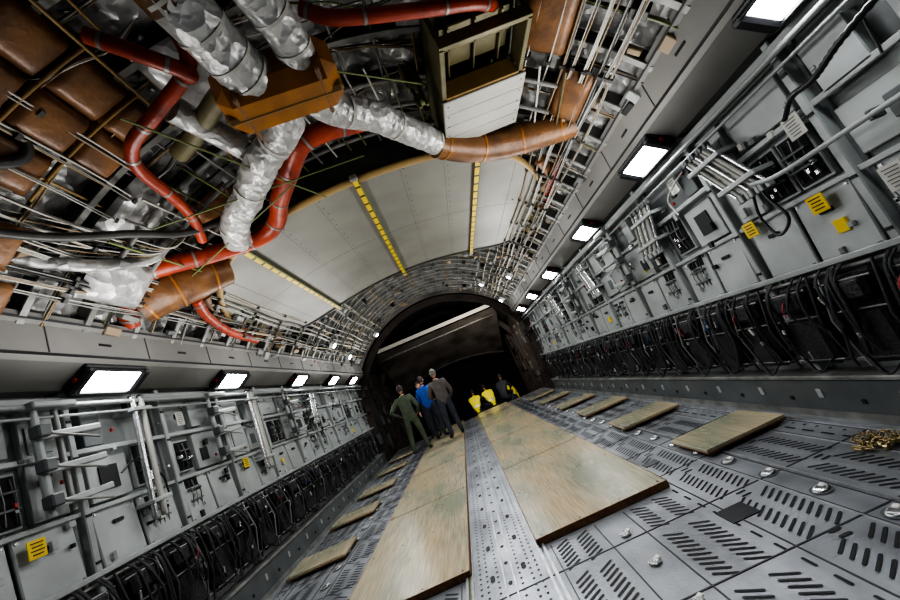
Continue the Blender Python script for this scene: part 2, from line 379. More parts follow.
# ---------------------------------------------------------------- folded seats
def seats(sgn):
    rnd=random.Random(5+sgn); u=lambda a,c:a+(c-a)*rnd.random()
    b=B(); y=-1.2
    b.tube([(sgn*2.80,-1.4,1.06),(sgn*2.80,11.9,1.06)],.014,RIB,8); b.tube([(sgn*2.80,-1.4,.43),(sgn*2.80,11.9,.43)],.014,RIB,8)
    while y<11.7:
        rt=Matrix.Rotation(sgn*u(.02,.1),3,'Y')
        b.box((sgn*2.80,y,.75),(.08,.30,.58),BLACK,rt,.03)
        b.box((sgn*2.74,y,.62),(.07,.29,.36),BLACK,rt@Matrix.Rotation(u(-.04,.04),3,'X'),.03)
        b.box((sgn*2.72,y,.93),(.07,.27,.16),BLACK,rt,.03)
        for dy in(-.19,.19):
            b.tube([(sgn*2.76,y+dy,.40),(sgn*2.69,y+dy,.75),(sgn*2.77,y+dy,1.08)],.011,RIB if dy>0 else RIBD,6)
        for zz in(.48,.80,1.0): b.tube([(sgn*2.705,y-.19,zz),(sgn*2.705,y+.19,zz)],.007,RIB,5)
        for k in range(5):
            dy=u(-.19,.19); dz=u(.25,.55)
            b.tube(cat([(sgn*2.77,y+dy,1.09),(sgn*2.69,y+dy+u(-.03,.03),1.0),(sgn*u(2.65,2.69),y+dy+u(-.06,.06),1.0-dz*.6),(sgn*2.68,y+dy+u(-.08,.08),1.0-dz)],5),.016,BLACK,5,flat=.35)
        b.tube(cat([(sgn*2.70,y-.12,.5),(sgn*2.65,y,.38+u(0,.06)),(sgn*2.70,y+.13,.5)],6),.013,BLACK,5,flat=.4)
        if rnd.random()<.5:
            dy=u(-.15,.15); b.tube(cat([(sgn*2.69,y+dy,.95),(sgn*2.66,y+dy+.01,.9),(sgn*2.665,y+dy+u(-.03,.03),.84)],4),.009,rnd.choice([REDM,BLUE,REDM]),5,flat=.4)
        b.box((sgn*2.66,y+u(-.12,.12),u(.6,.95)),(.02,.025,.035),rnd.choice([CHROME,RIB,RIB]),Matrix.Rotation(u(-.5,.5),3,'X'),.004)
        b.box((sgn*2.655,y+u(-.15,.15),u(.5,1.0)),(.015,.018,.06),rnd.choice([RIB,CHROME,CABW,CHROME]),Matrix.Rotation(u(-.5,.5),3,'X'),.003)
        y+=.47
    b.build('folded_sidewall_seats')
seats(1); seats(-1)

# ---------------------------------------------------------------- cornice with lamps
def cornice(sgn,par):
    b=B()
    prof=[(2.98,2.56),(2.80,2.56),(2.56,2.70),(2.53,2.74),(2.53,2.98),(2.50,3.0),(2.50,3.06),(2.66,3.08),(2.98,3.0)]
    n=len(prof); vs=[(sgn*x,YW0,z) for x,z in prof]+[(sgn*x,YW1,z) for x,z in prof]
    fs=[(i,(i+1)%n,n+(i+1)%n,n+i) for i in range(n)]+[tuple(range(n)),tuple(range(n,2*n))]
    b.add(vs,fs,FASC)
    y=-1
    b.bb(sgn*2.525,sgn*2.54,YW0,YW1,2.735,2.755,BLK); b.bb(sgn*2.495,sgn*2.505,YW0,YW1,3.0,3.02,SEAM)
    while y<12.4:
        b.bb(sgn*2.524,sgn*2.535,y-.004,y+.004,2.76,2.98,SEAM); b.box((sgn*2.526,y+.5,2.86),(.006,.12,.02),BLK)
        y+=.98
    b.build('trim_cornice',parent=par)
cornice(1,WR); cornice(-1,WL)
LY=[1.75,3.55,5.45,7.75,9.8,11.6]
for sgn in(-1,1):
    for y in LY:
        b=B(); rt=Matrix.Rotation(sgn*.62,3,'Y'); c=Vector((sgn*2.655,y,2.595))
        def lb(off,d,m,ch=0): b.box(c+rt@Vector(off),d,m,rt,ch)
        lb((0,0,.018),(.27,.66,.05),BLK,.012)
        lb((0,0,-.018),(.19,.48,.03),LAMP,.004)
        lb((0,.29,-.02),(.26,.09,.06),BLK,.02); lb((0,-.29,-.02),(.26,.09,.06),BLK,.02)
        lb((.115,0,-.02),(.02,.56,.05),BLK,.004); lb((-.115,0,-.02),(.02,.56,.05),BLK,.004)
        lb((0,-.35,-.01),(.04,.02,.03),REDM,.006)
        b.build('wall_lamp')

# ---------------------------------------------------------------- ceiling shell
def shell(y0,y1,m,ny,nt_,amp,r=RC,r0=0):
    vs=[];fs=[]
    for i in range(ny+1):
        y=y0+(y1-y0)*i/ny
        for j in range(nt_+1):
            th=TH0-.02+(pi-2*TH0+.04)*j/nt_; p=cyl(th,y,r)
            q=abs(math.sin(pi*(y-.2)/.51)); k=amp*(noise.fractal(p*2.6,.8,2,4)*.6)+amp*.7*q*abs(math.sin(th*13))
            vs.append(cyl(th,y,r-min(k,.10)))
    for i in range(ny):
        for j in range(nt_): a=i*(nt_+1)+j; fs.append((a,a+1,a+nt_+2,a+nt_+1))
    b=B(); b.add(vs,fs,m,True); return b
CE=shell(YW0,8.0,SILVD,220,120,.10).build('ceiling')
CA=shell(8.0,12.6,SILVER,120,120,.08).build('ceiling_aft_section')
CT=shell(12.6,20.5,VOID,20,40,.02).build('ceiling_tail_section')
b=B()
def arc(y,th0,th1,r0,r1,w,m,n=40):
    vs=[];fs=[]
    for j in range(n+1):
        th=th0+(th1-th0)*j/n
        for (rr,yy) in((r0,y-w/2),(r1,y-w/2),(r1,y+w/2),(r0,y+w/2)): vs.append(cyl(th,yy,rr))
    for j in range(n):
        for k in range(4): k2=(k+1)%4; fs.append((j*4+k,j*4+k2,j*4+4+k2,j*4+4+k))
    b.add(vs,fs,m)
y=.2
while y<8: 
    arc(y,TH0,pi-TH0,RC-.02,RC-.15,.022,RIBD); arc(y,TH0,pi-TH0,RC-.14,RC-.155,.05,RIB); y+=.51
y=8.1
while y<12.5:
    arc(y,TH0,pi-TH0,RC-.0,RC-.15,.02,RIB); arc(y,TH0,pi-TH0,RC-.14,RC-.155,.05,RIB); y+=.34
arc(12.6,TH0-.1,pi-TH0+.1,RC,RC-.20,.06,TAILG)
for k in range(19):
    th=TH0+.03+(pi-2*TH0-.06)*k/18; p0=cyl(th,-1.4,RC-.115); p1=cyl(th,12.4,RC-.115)
    b.tube([p0,p1],.012,RIB if k%3 else YTAN,4)
b.build('ceiling_frames',parent=CE)
b=B()
def cpanel(th0,th1,y0,y1,r,m,t=.02,puff=.03):
    nn,mm=10,10; vs=[];fs=[]
    for j in range(nn+1):
        for i in range(mm+1):
            a=j/nn; c=i/mm; rr=r-t-puff*(1-(2*a-1)**4)*(1-(2*c-1)**4)
            vs.append(cyl(th0+(th1-th0)*a,y0+(y1-y0)*c,rr if (0<j<nn and 0<i<mm) else r+.03))
    for j in range(nn):
        for i in range(mm): a=j*(mm+1)+i; fs.append((a,a+1,a+mm+2,a+mm+1))
    b.add(vs,fs,m,True)
for (t0,t1) in((1.93,2.03),(2.03,2.13),(2.14,2.24)):
    for (y0_,y1_) in((1.15,1.55),(1.56,1.95),(1.96,2.35),(2.36,2.68)):
        if t0>2.1 and y0_>2.0: continue
        cpanel(t0,t1,y0_,y1_,3.12,BROWN)
def strip(th0,th1,y0,y1,m,r=3.09):
    b.tube([cyl(th0+(th1-th0)*k/8,y0+(y1-y0)*k/8,r) for k in range(9)],.014,m,4)
for th in(1.92,2.135): strip(th,th,1.0,2.7,YTAN)
for y in(1.555,1.955,2.355): strip(1.92,2.24,y,y,YTAN)
cpanel(2.30,2.40,1.9,2.5,3.10,BROWN); cpanel(2.42,2.5,2.1,2.6,3.1,BROWN)
cpanel(.85,.98,2.1,2.9,3.10,BROWN); cpanel(1.02,1.1,1.6,2.2,3.10,BROWN)
cpanel(2.05,2.25,2.85,3.3,3.10,SILVD); cpanel(1.95,2.1,3.5,4.0,3.1,BROWN); cpanel(.75,.85,3.0,3.6,3.1,BROWN); cpanel(1.7,1.88,2.2,2.9,3.12,SILVER); cpanel(2.28,2.42,3.0,3.6,3.08,SILVER)
cpanel(1.2,1.5,1.4,2.0,3.12,SILVER); cpanel(1.1,1.3,2.2,2.7,3.12,SILVER)
b.build('composite_ceiling_panels',parent=CE)

b=B(); rnd=random.Random(3); u=lambda a,c:a+(c-a)*rnd.random()
CM=[CABW,CABT,CABT,CABK,CABW,OLIVEC,RIB,RIBD]
def bundle(path,n,spread,mats,k=4):
    for i in range(n):
        o=Vector((u(-spread,spread),u(-spread,spread),u(-spread,spread))); m=rnd.choice(mats); r=u(.004,.008)
        b.tube(cat([p+o+Vector((u(-.006,.006),u(-.010,.010),u(-.006,.006))) for p in path],k),r,m,5)
for k in range(25):
    y=.3+.51*k
    for s_ in(-1,1):
        L=u(.6,.95); off=u(.03,.09); n=9; path=[]
        for i in range(n+1):
            t=TH0-.01+L*i/n; t=t if s_>0 else pi-t
            path.append(cyl(t,y+off+.015*math.sin(i*1.3+k),3.165+.10*(i/n)**3))
        bundle(path,rnd.choice([4,5,7]),.016,CM)
for k in range(21):
    zz=[3.12,3.16,3.2,3.25,3.30,3.36,3.43,3.5,3.6,3.7,3.8][k%11]; s_=1 if k%2 else -1; r=3.08; th=math.asin((zz-ZC)/r); th=th if s_>0 else pi-th
    y0=-.5; y1=12.3; n=30; ph=u(0,6)
    path=[cyl(th+.006*math.sin(i*.9+ph),y0+(y1-y0)*i/n,r+.01*math.sin(i*1.7+ph)) for i in range(n+1)]
    bundle(path,rnd.choice([2,3,4]),.014,[CABW,CABT,CABK,RIB,CABW],3)
    for i in range(0,n,2): b.box(path[i],(.04,.03,.06),RIBD,Matrix.Rotation(-(th-pi/2),3,'Y'))
for k in range(24):
    t=u(1.25,1.95); y=u(1.1,3.4); path=[]; dy=u(-.12,.12)
    for i in range(5): path.append(cyl(t+.07*i*(1 if k%2 else -1),y+dy*i+.04*math.sin(i*2),3.22-.12*math.sin(i*pi/4)))
    bundle(path,2,.02,CM,5)
for k in range(240):
    s_=1 if k%2 else -1; y=u(1,12.3); t=u(.60,.95) if k<140 else u(.6,1.5); t=t if s_>0 else pi-t
    if k>=140: y=u(8,12.4)
    b.box(cyl(t,y,3.15),(u(.04,.14),u(.05,.2),u(.04,.1)),rnd.choice([RIB,WALL3,CABT,BLK,WALL2,RIBD,WALL3,RIB]),Matrix.Rotation(-(t-pi/2)+u(-.1,.1),3,'Y')@rotz(u(-.2,.2)),.006)
b.build('ceiling_cable_looms',parent=CE)

# ---------------------------------------------------------------- ducts
DP=bpy.data.objects.new('air_duct_system',None); bpy.context.collection.objects.link(DP)
def clampring(b,p,t,r,m=RIB,w=.03):
    t=t.normalized(); b.tube([p-t*w/2,p+t*w/2],r,m,20)
def duct(pts,r,m,crump=.05,k=8,bands=0,bm=RIB,n=24):
    b=B(); c=cat(pts,k); rs=r if not isinstance(r,(list,tuple)) else [r[min(len(r)-1,int(i/k))]*(1-(i%k)/k)+r[min(len(r)-1,int(i/k)+1)]*((i%k)/k) for i in range(len(c))]
    b.tube(c,rs,m,n,crumple=crump)
    if bands:
        for i in range(2,len(c)-1,bands):
            rr=rs[i] if isinstance(rs,list) else rs
            clampring(b,c[i],c[i+1]-c[i-1],rr*1.04,bm,.02)
    return b
b=duct([(-.42,1.35,3.75),(-.34,1.65,3.62),(-.28,1.95,3.56),(-.22,2.15,3.54)],.145,DUCTW,.06,12,7,CABW)
b.tube(cat([(-.62,.9,3.95),(-.42,1.35,3.75),(-.35,1.62,3.64)],6),.157,BROWN,20); b.build('insulated_duct',parent=DP)
b=duct([(-.02,1.2,3.75),(.0,1.6,3.64),(.06,1.9,3.58),(.08,2.15,3.54)],.115,DUCTW,.06,12,9,CABW); b.build('insulated_duct',parent=DP)
b=B()
b.box((-.12,2.24,3.55),(.76,.40,.34),ORANGE,rotz(.06),.08)
b.box((-.12,2.24,3.55),(.775,.05,.355),YTAN,rotz(.06),.03)
for x in(-.38,.14): b.box((x,2.24,3.55),(.03,.405,.348),BROWN,rotz(.06),.02)
for x in(-.3,-.12,.06): b.box((x,2.05,3.5),(.05,.02,.05),CHROME,None,.005)
b.build('duct_junction_box',parent=DP)
b=duct([(-.20,2.35,3.55),(-.24,2.58,3.55),(-.55,2.85,3.55),(-.85,3.15,3.52),(-1.15,3.45,3.5),(-1.3,3.75,3.5)],.125,DUCTW,.14,12,16,CABW); b.build('insulated_duct',parent=DP)
b=duct([(.05,2.4,3.55),(.14,2.62,3.56),(.40,2.86,3.57),(.70,3.25,3.55),(.95,3.55,3.53)],.12,DUCTW,.12,12,14,CABW); b.build('insulated_duct',parent=DP)
b=duct([(.88,3.50,3.53),(1.2,3.72,3.50),(1.6,3.85,3.46),(2.0,3.8,3.38),(2.32,3.68,3.28)],[.13,.15,.16,.15,.13],BROWN,.02,8,9,ORANGE)
b.build('composite_duct',parent=DP)
b=duct([(-.85,2.3,3.75),(-.75,2.55,3.72),(-.62,2.72,3.62)],.09,DUCTW,.05,6,0); b.tube([(-1.1,2.75,3.8),(-.9,2.6,3.75),(-.6,2.35,3.7),(-.45,2.2,3.62)],.07,OLIVE,14); b.build('insulated_duct',parent=DP)
def red(pts,r,k=8,bands=9): 
    b=duct(pts,r,RED,.015,k,bands,RIB,14); b.build('red_bleed_air_duct',parent=DP)
red([(-2.52,3.75,3.10),(-2.38,3.62,3.28),(-2.15,3.55,3.42),(-1.95,3.62,3.46),(-1.6,3.8,3.5),(-1.15,3.95,3.55),(-.9,3.85,3.6),(-.72,3.55,3.62),(-.5,3.25,3.62),(-.25,2.98,3.66),(.0,2.98,3.7),(.3,3.1,3.75)],.088)
red([(-.50,1.75,3.85),(-.52,1.98,3.68),(-.85,2.15,3.62),(-1.15,2.30,3.6),(-1.28,2.5,3.58),(-1.32,2.9,3.57),(-1.4,3.25,3.57),(-1.5,3.5,3.5)],.045)
red([(-.9,1.75,3.8),(-.68,1.86,3.66),(-.55,2.0,3.62),(-.62,2.08,3.7)],.045)
red([(.2,1.95,3.72),(.38,2.0,3.62),(.85,2.12,3.6),(1.25,2.22,3.6),(1.4,2.3,3.62),(1.5,2.45,3.75)],.045)
red([(2.30,4.3,3.25),(2.33,4.9,3.28),(2.38,5.5,3.28)],.05)
red([(-2.05,4.1,3.25),(-2.2,4.5,3.18),(-2.35,5.2,3.14),(-2.42,6.0,3.14)],.055)
b=B()
b.tube(cat([(-2.2,1.9,3.3),(-2.0,2.5,3.35),(-1.75,2.95,3.45),(-1.5,3.3,3.5),(-1.2,3.6,3.7)],8),.032,RIBD,10)
b.tube(cat([(-2.1,1.5,3.4),(-1.85,1.9,3.5),(-1.7,2.15,3.65),(-1.6,2.0,3.9)],8),.035,RIBD,12)
b.tube(cat([(-2.3,2.4,3.3),(-2.1,2.9,3.3),(-1.9,3.3,3.4),(-1.75,3.45,3.6)],8),.05,SILVD,10)
for k in range(10): 
    b.tube(cat([(-2.35+.03*k,2.3,3.25+.03*k),(-2.15+.03*k,2.9+.02*k,3.3+.025*k),(-1.95+.03*k,3.3,3.42),(-1.75+.02*k,3.5,3.65)],6),.007,[CABT,CABW,CABK,RIB][k%4],6)
b.build('pipe_bundle',parent=DP)
b=duct([(-2.42,3.75,3.22),(-2.2,3.85,3.34),(-1.95,4.0,3.42),(-1.68,4.2,3.48)],[.17,.22,.22,.16],BROWN,.03,8,9,ORANGE); b.build('composite_plenum',parent=DP)
b=B()
for p,q in(((-2.3,4.0,3.32),(-.45,3.2,3.5)),((-1.6,3.0,3.45),(.2,3.2,3.5)),((.2,2.2,3.5),(.9,2.9,3.7)),((-1.0,2.0,3.5),(-.3,3.6,3.5))):
    b.tube([p,q],.007,OLIVEC,6)
b.build('webbing_lines',parent=DP)

# ---------------------------------------------------------------- hanging stowage bin
b=B(); x0,x1,y0,y1,z0,z1=.98,1.74,2.95,3.62,3.52,3.92
b.bb(x0,x1,y0,y1,z0-.02,z0,WHITE,.006)
for k in range(1,4): b.bb(x0+.01,x1-.01,y0+(y1-y0)*k/4-.003,y0+(y1-y0)*k/4+.003,z0-.022,z0-.019,RIB)
for x in(x0+.04,x1-.04):
    for k in range(5): b.box((x,y0+.06+k*.135,z0-.021),(.012,.012,.004),RIBD)
ya=2.42
for x in(x0+.02,x1-.05): b.bb(x-.02,x+.02,ya,y1,z0,z1,OLIVE,.004)
b.bb(x0,x1-.03,y1-.03,y1,z0,z1,OLIVE); b.bb(x0,x1-.03,ya,y1,z1-.02,z1,OLIVE)
b.bb(x0,x1-.03,ya-.02,ya+.02,z0+.0,z0+.10,OLIVE,.004); b.bb(x0,x1-.03,ya-.02,ya+.02,z1-.1,z1,OLIVE,.004)
b.bb(x0,x1,y0-.02,y0+.02,z0,z0+.16,YTAN,.004)
for k,x in enumerate((x0+.14,x0+.36,x0+.58)): b.bb(x-.008,x+.008,ya+.04,y0,z0+.18,z1-.02,OLIVE,.003)
b.bb(x0+.04,x1-.06,2.64,2.66,z0+.18,z1-.02,OLIVE,.003)
b.bb(x0+.08,x1-.10,ya+.06,ya+.44,z0+.22,z0+.25,OLIVE,.004)
b.bb(x0+.05,x1-.08,ya+.02,y0,z0+.30,z0+.33,OLIVE,.004)
b.tube([(x0+.0,ya+.02,z0+.02),(x1-.03,ya+.02,z0+.02)],.014,YTAN,6)
HB=b.build('hanging_stowage_bin')
b=B()
for x in(.80,.86): b.tube([(x,2.95,3.55),(x,3.05,4.1)],.014,OLIVE,8)
b.box((.83,3.0,3.9),(.14,.1,.25),OLIVE,None,.02); b.box((.83,3.0,3.66),(.1,.08,.1),OLIVEC,None,.02)
b.build('release_mechanism',parent=HB)

# ---------------------------------------------------------------- wing fairing panel
PXM=2.36
def pz(x): return 3.76-.08*x*x
def fy(x): return 3.95+1.35*(abs(x)/PXM)**5
def by(x): return 7.55-.75*(abs(x)/PXM)**9
b=B(); nx,ny=60,40; vs=[];fs=[]
for i in range(nx+1):
    x=-PXM+2*PXM*i/nx
    for j in range(ny+1):
        y=fy(x)+(by(x)-fy(x))*j/ny; vs.append((x,y,pz(x)))
for i in range(nx):
    for j in range(ny): a=i*(ny+1)+j; fs.append((a,a+1,a+ny+2,a+ny+1))
b.add(vs,fs,PANEL,True); b.add([(v[0],v[1],v[2]+.03) for v in vs],fs,PANEL,True)
for xs in(-1.85,-1.0,-.5,.5,1.0,1.85,-.02):
    b.tube([(xs,fy(xs)+.03+(by(xs)-fy(xs)-.06)*j/6,pz(xs)+.0015) for j in range(7)],.005,RIBD,4,flat=.5)
for yy in(5.6,): b.tube([(x_/10,yy,pz(x_/10)+.002) for x_ in range(-21,22)],.004,RIBD,4)
for xs in(-1.0,-.5,.5,1.0):
    y=fy(xs)+.1
    while y<by(xs)-.1: b.box((xs+.04,y,pz(xs+.04)-.002),(.012,.012,.004),RIBD); y+=.16
FP=b.build('wing_fairing_panel')
b=B(); out=[]
for i in range(61): x=-PXM+2*PXM*i/60; out.append((x,fy(x),pz(x)))
for i in range(61): x=PXM-2*PXM*i/60; out.append((x,by(x),pz(x)))
b.tube([out[i] for i in range(61)],.04,CREAM,8); b.tube([out[i] for i in range(61,122)],.03,RIBD,8)
for s_ in(-1,1): b.tube([(s_*PXM,5.3+1.5*k/6,pz(PXM)) for k in range(7)],.05,CREAM,8)
vs=[];fs=[]
for i in range(61):
    x=-PXM+2*PXM*i/60; zt=min(ZC+math.sqrt(max(.1,(RC-.12)**2-x*x)),4.4); vs+=[(x,fy(x),pz(x)),(x,fy(x)+.05,max(zt,pz(x)+.02))]
for i in range(60): fs.append((2*i,2*i+1,2*i+3,2*i+2))
b.add(vs,fs,RIBD)
for s_ in(-1,1):
    b.tube(cat([(s_*2.1,4.35,3.36),(s_*2.32,4.8,3.3),(s_*2.42,5.5,3.26),(s_*2.44,6.3,3.24),(s_*2.38,7.1,3.26)],6),.075,BROWN,10,flat=.6)
b.build('fairing_rim',parent=FP)
for xs in(-1.42,0.0,1.37):
    b=B(); y=fy(xs)-.12; k=0; ye=by(xs)+.12
    while y<ye:
        L=.17 if k%2==0 else .04
        b.box((xs,y+L/2,pz(xs)-.045),(.055,L,.008),YEL if k%2==0 else BLK,Matrix.Rotation(xs*.16,3,'Y')); y+=L; k+=1
    b.box((xs+.035,(fy(xs)+ye)/2,pz(xs)-.046),(.018,ye-fy(xs),.009),OLIVEC,Matrix.Rotation(xs*.16,3,'Y'))
    for yy in(fy(xs)-.1,ye-.04): b.box((xs,yy,pz(xs)-.03),(.08,.06,.06),RIB,None,.01)
    b.build('hazard_strap',parent=FP)
b=B()
for y in(3.1,3.45,3.8):
    b.tube([(x_/5,y,ZC+math.sqrt(3.02**2-(x_/5)**2)) for x_ in range(-10,11)],.025,RIB,4)
for k in range(24):
    x=-1.9+.17*k; z=ZC+math.sqrt(3.0**2-x*x); b.tube([(x,2.9,z),(x+.12,3.9,z-.02)],.010,[OLIVEC,RIB,CABW,OLIVE][k%4],5)
b.build('crown_lattice',parent=CE)

for (th,y) in((.75,9.0),(pi-.78,8.8),(.95,10.5),(pi-.72,10.3),(pi-1.0,11.8),(.72,11.6)):
    b=B(); p=cyl(th,y,3.0); n=(Vector((0,y,ZC))-p).normalized()
    b.tube([p,p+n*.08],[.09,.07],WALL2,14); b.tube([p+n*.081,p+n*.09],.05,BULB,14); b.build('round_lamp')

# ---------------------------------------------------------------- tail end
for sgn,nm in((-1,'wall_tail_left'),(1,'wall_tail_right')):
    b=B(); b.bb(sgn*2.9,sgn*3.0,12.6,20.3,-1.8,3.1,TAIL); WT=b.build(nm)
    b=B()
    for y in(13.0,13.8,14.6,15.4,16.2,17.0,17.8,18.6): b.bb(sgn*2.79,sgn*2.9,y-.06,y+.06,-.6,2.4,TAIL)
    for k in range(45):
        b.box((sgn*2.83,U(12.8,18.5),U(.2,2.6)),(.10,U(.1,.4),U(.06,.4)),random.choice([TAIL,RIBD,WALL3,TAIL,TAILG,TAIL]),None,.01)
    b.build('tail_frames',parent=WT)
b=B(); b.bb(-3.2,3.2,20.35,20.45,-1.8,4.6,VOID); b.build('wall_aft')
b=B()
for y,w in((13.6,.2),(16.6,.2)): arc(y,TH0-.3,pi-TH0+.3,3.25,3.05,w,TAIL,30)
b.build('tail_arches',parent=CT)
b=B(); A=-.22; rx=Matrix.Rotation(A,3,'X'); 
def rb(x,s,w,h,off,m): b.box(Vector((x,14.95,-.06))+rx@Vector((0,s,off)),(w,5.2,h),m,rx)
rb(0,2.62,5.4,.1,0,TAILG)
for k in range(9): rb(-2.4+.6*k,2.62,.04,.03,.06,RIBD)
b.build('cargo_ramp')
b=B()
b.box((0,14.9,3.53),(5.2,.10,.13),BEAM,None,.01)
n=14; vs=[];fs=[]
for i in range(n+1):
    t=i/n; y=14.97+3.4*t; z=3.42-1.15*t**1.3
    for j in range(25): x=-2.5+5.0*j/24; vs.append((x,y,z-.5*t*(x/2.6)**2))
for i in range(n):
    for j in range(24): a=i*25+j; fs.append((a,a+1,a+26,a+25))
b.add(vs,fs,TAILG,True)
b.tube([(-2.5+5.0*j/24,18.37,2.27-.5*((-2.5+5.0*j/24)/2.6)**2) for j in range(25)],.07,TAIL,8)
b.box((0,15.6,3.24),(4.8,.05,.05),RIB)
b.build('cargo_door',parent=CT)

# ---------------------------------------------------------------- people
SKIN=mat('skin',(0.50,0.29,0.20),0,0.5); HAIR=mat('hair_dark',(0.03,0.02,0.015),0,0.6,bump=.4,bscale=60); HAIRG=mat('hair_grey',(0.16,0.14,0.12),0,0.6,bump=.4,bscale=60)
SUIT=mat('flight_suit_green',(0.085,0.105,0.065),0,0.75,0.3,8,.2,12); TRO=mat('dark_trousers',(0.04,0.045,0.06),0,0.75,.3,8,.2,12); JKT=mat('grey_brown_jacket',(0.12,0.10,0.09),0,0.75,.3,8,.2,12)
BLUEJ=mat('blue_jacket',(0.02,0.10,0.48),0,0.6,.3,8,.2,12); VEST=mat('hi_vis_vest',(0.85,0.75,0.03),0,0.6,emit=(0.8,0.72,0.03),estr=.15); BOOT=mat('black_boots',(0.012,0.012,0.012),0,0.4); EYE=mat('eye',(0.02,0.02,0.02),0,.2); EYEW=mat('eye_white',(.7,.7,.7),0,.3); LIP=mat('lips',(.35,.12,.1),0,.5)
REFL=mat('reflective_tape',(0.7,0.7,0.68),.3,.3)
def skin_mesh(vs,es,rs,lv=2,root=0):
    me=bpy.data.meshes.new('tmp'); me.from_pydata([tuple(v) for v in vs],es,[]); ob=bpy.data.objects.new('tmp',me); bpy.context.collection.objects.link(ob)
    md=ob.modifiers.new('s','SKIN'); md.use_smooth_shade=True
    for i,r in enumerate(rs):
        d=me.skin_vertices[0].data[i]; d.radius=(r,r) if not isinstance(r,tuple) else r; d.use_root=(i==root)
    s2=ob.modifiers.new('ss','SUBSURF'); s2.levels=lv; s2.render_levels=lv
    bpy.context.view_layer.update(); dg=bpy.context.evaluated_depsgraph_get()
    m2=bpy.data.meshes.new_from_object(ob.evaluated_get(dg)); V_=[v.co.copy() for v in m2.vertices]; F_=[tuple(p.vertices) for p in m2.polygons]
    bpy.data.objects.remove(ob); bpy.data.meshes.remove(me); bpy.data.meshes.remove(m2); return V_,F_
BASE=dict(pel=(0,0,.96),sp=(0,.01,1.15),ch=(0,0,1.34),nb=(0,-.01,1.49),nk=(0,.015,1.57),
 sL=(-.19,0,1.43),eL=(-.26,-.03,1.14),wL=(-.25,.07,.90),sR=(.19,0,1.43),eR=(.26,-.03,1.14),wR=(.25,.07,.90),
 hL=(-.10,0,.90),kL=(-.12,.03,.50),aL=(-.13,-.02,.09),tL=(-.16,.15,.035),hR=(.10,0,.90),kR=(.12,.03,.50),aR=(.13,-.02,.09),tR=(.16,.15,.035))
RAD=dict(pel=(.165,.125),sp=(.15,.115),ch=(.18,.125),nb=.085,nk=.058,sL=.082,eL=.055,wL=.036,sR=.082,eR=.055,wR=.036,hL=.10,kL=.07,aL=.048,tL=.042,hR=.10,kR=.07,aR=.048,tR=.042)
EDG=[('pel','sp'),('sp','ch'),('ch','nb'),('nb','nk'),('ch','sL'),('sL','eL'),('eL','wL'),('ch','sR'),('sR','eR'),('eR','wR'),('pel','hL'),('hL','kL'),('kL','aL'),('aL','tL'),('pel','hR'),('hR','kR'),('kR','aR'),('aR','tR')]
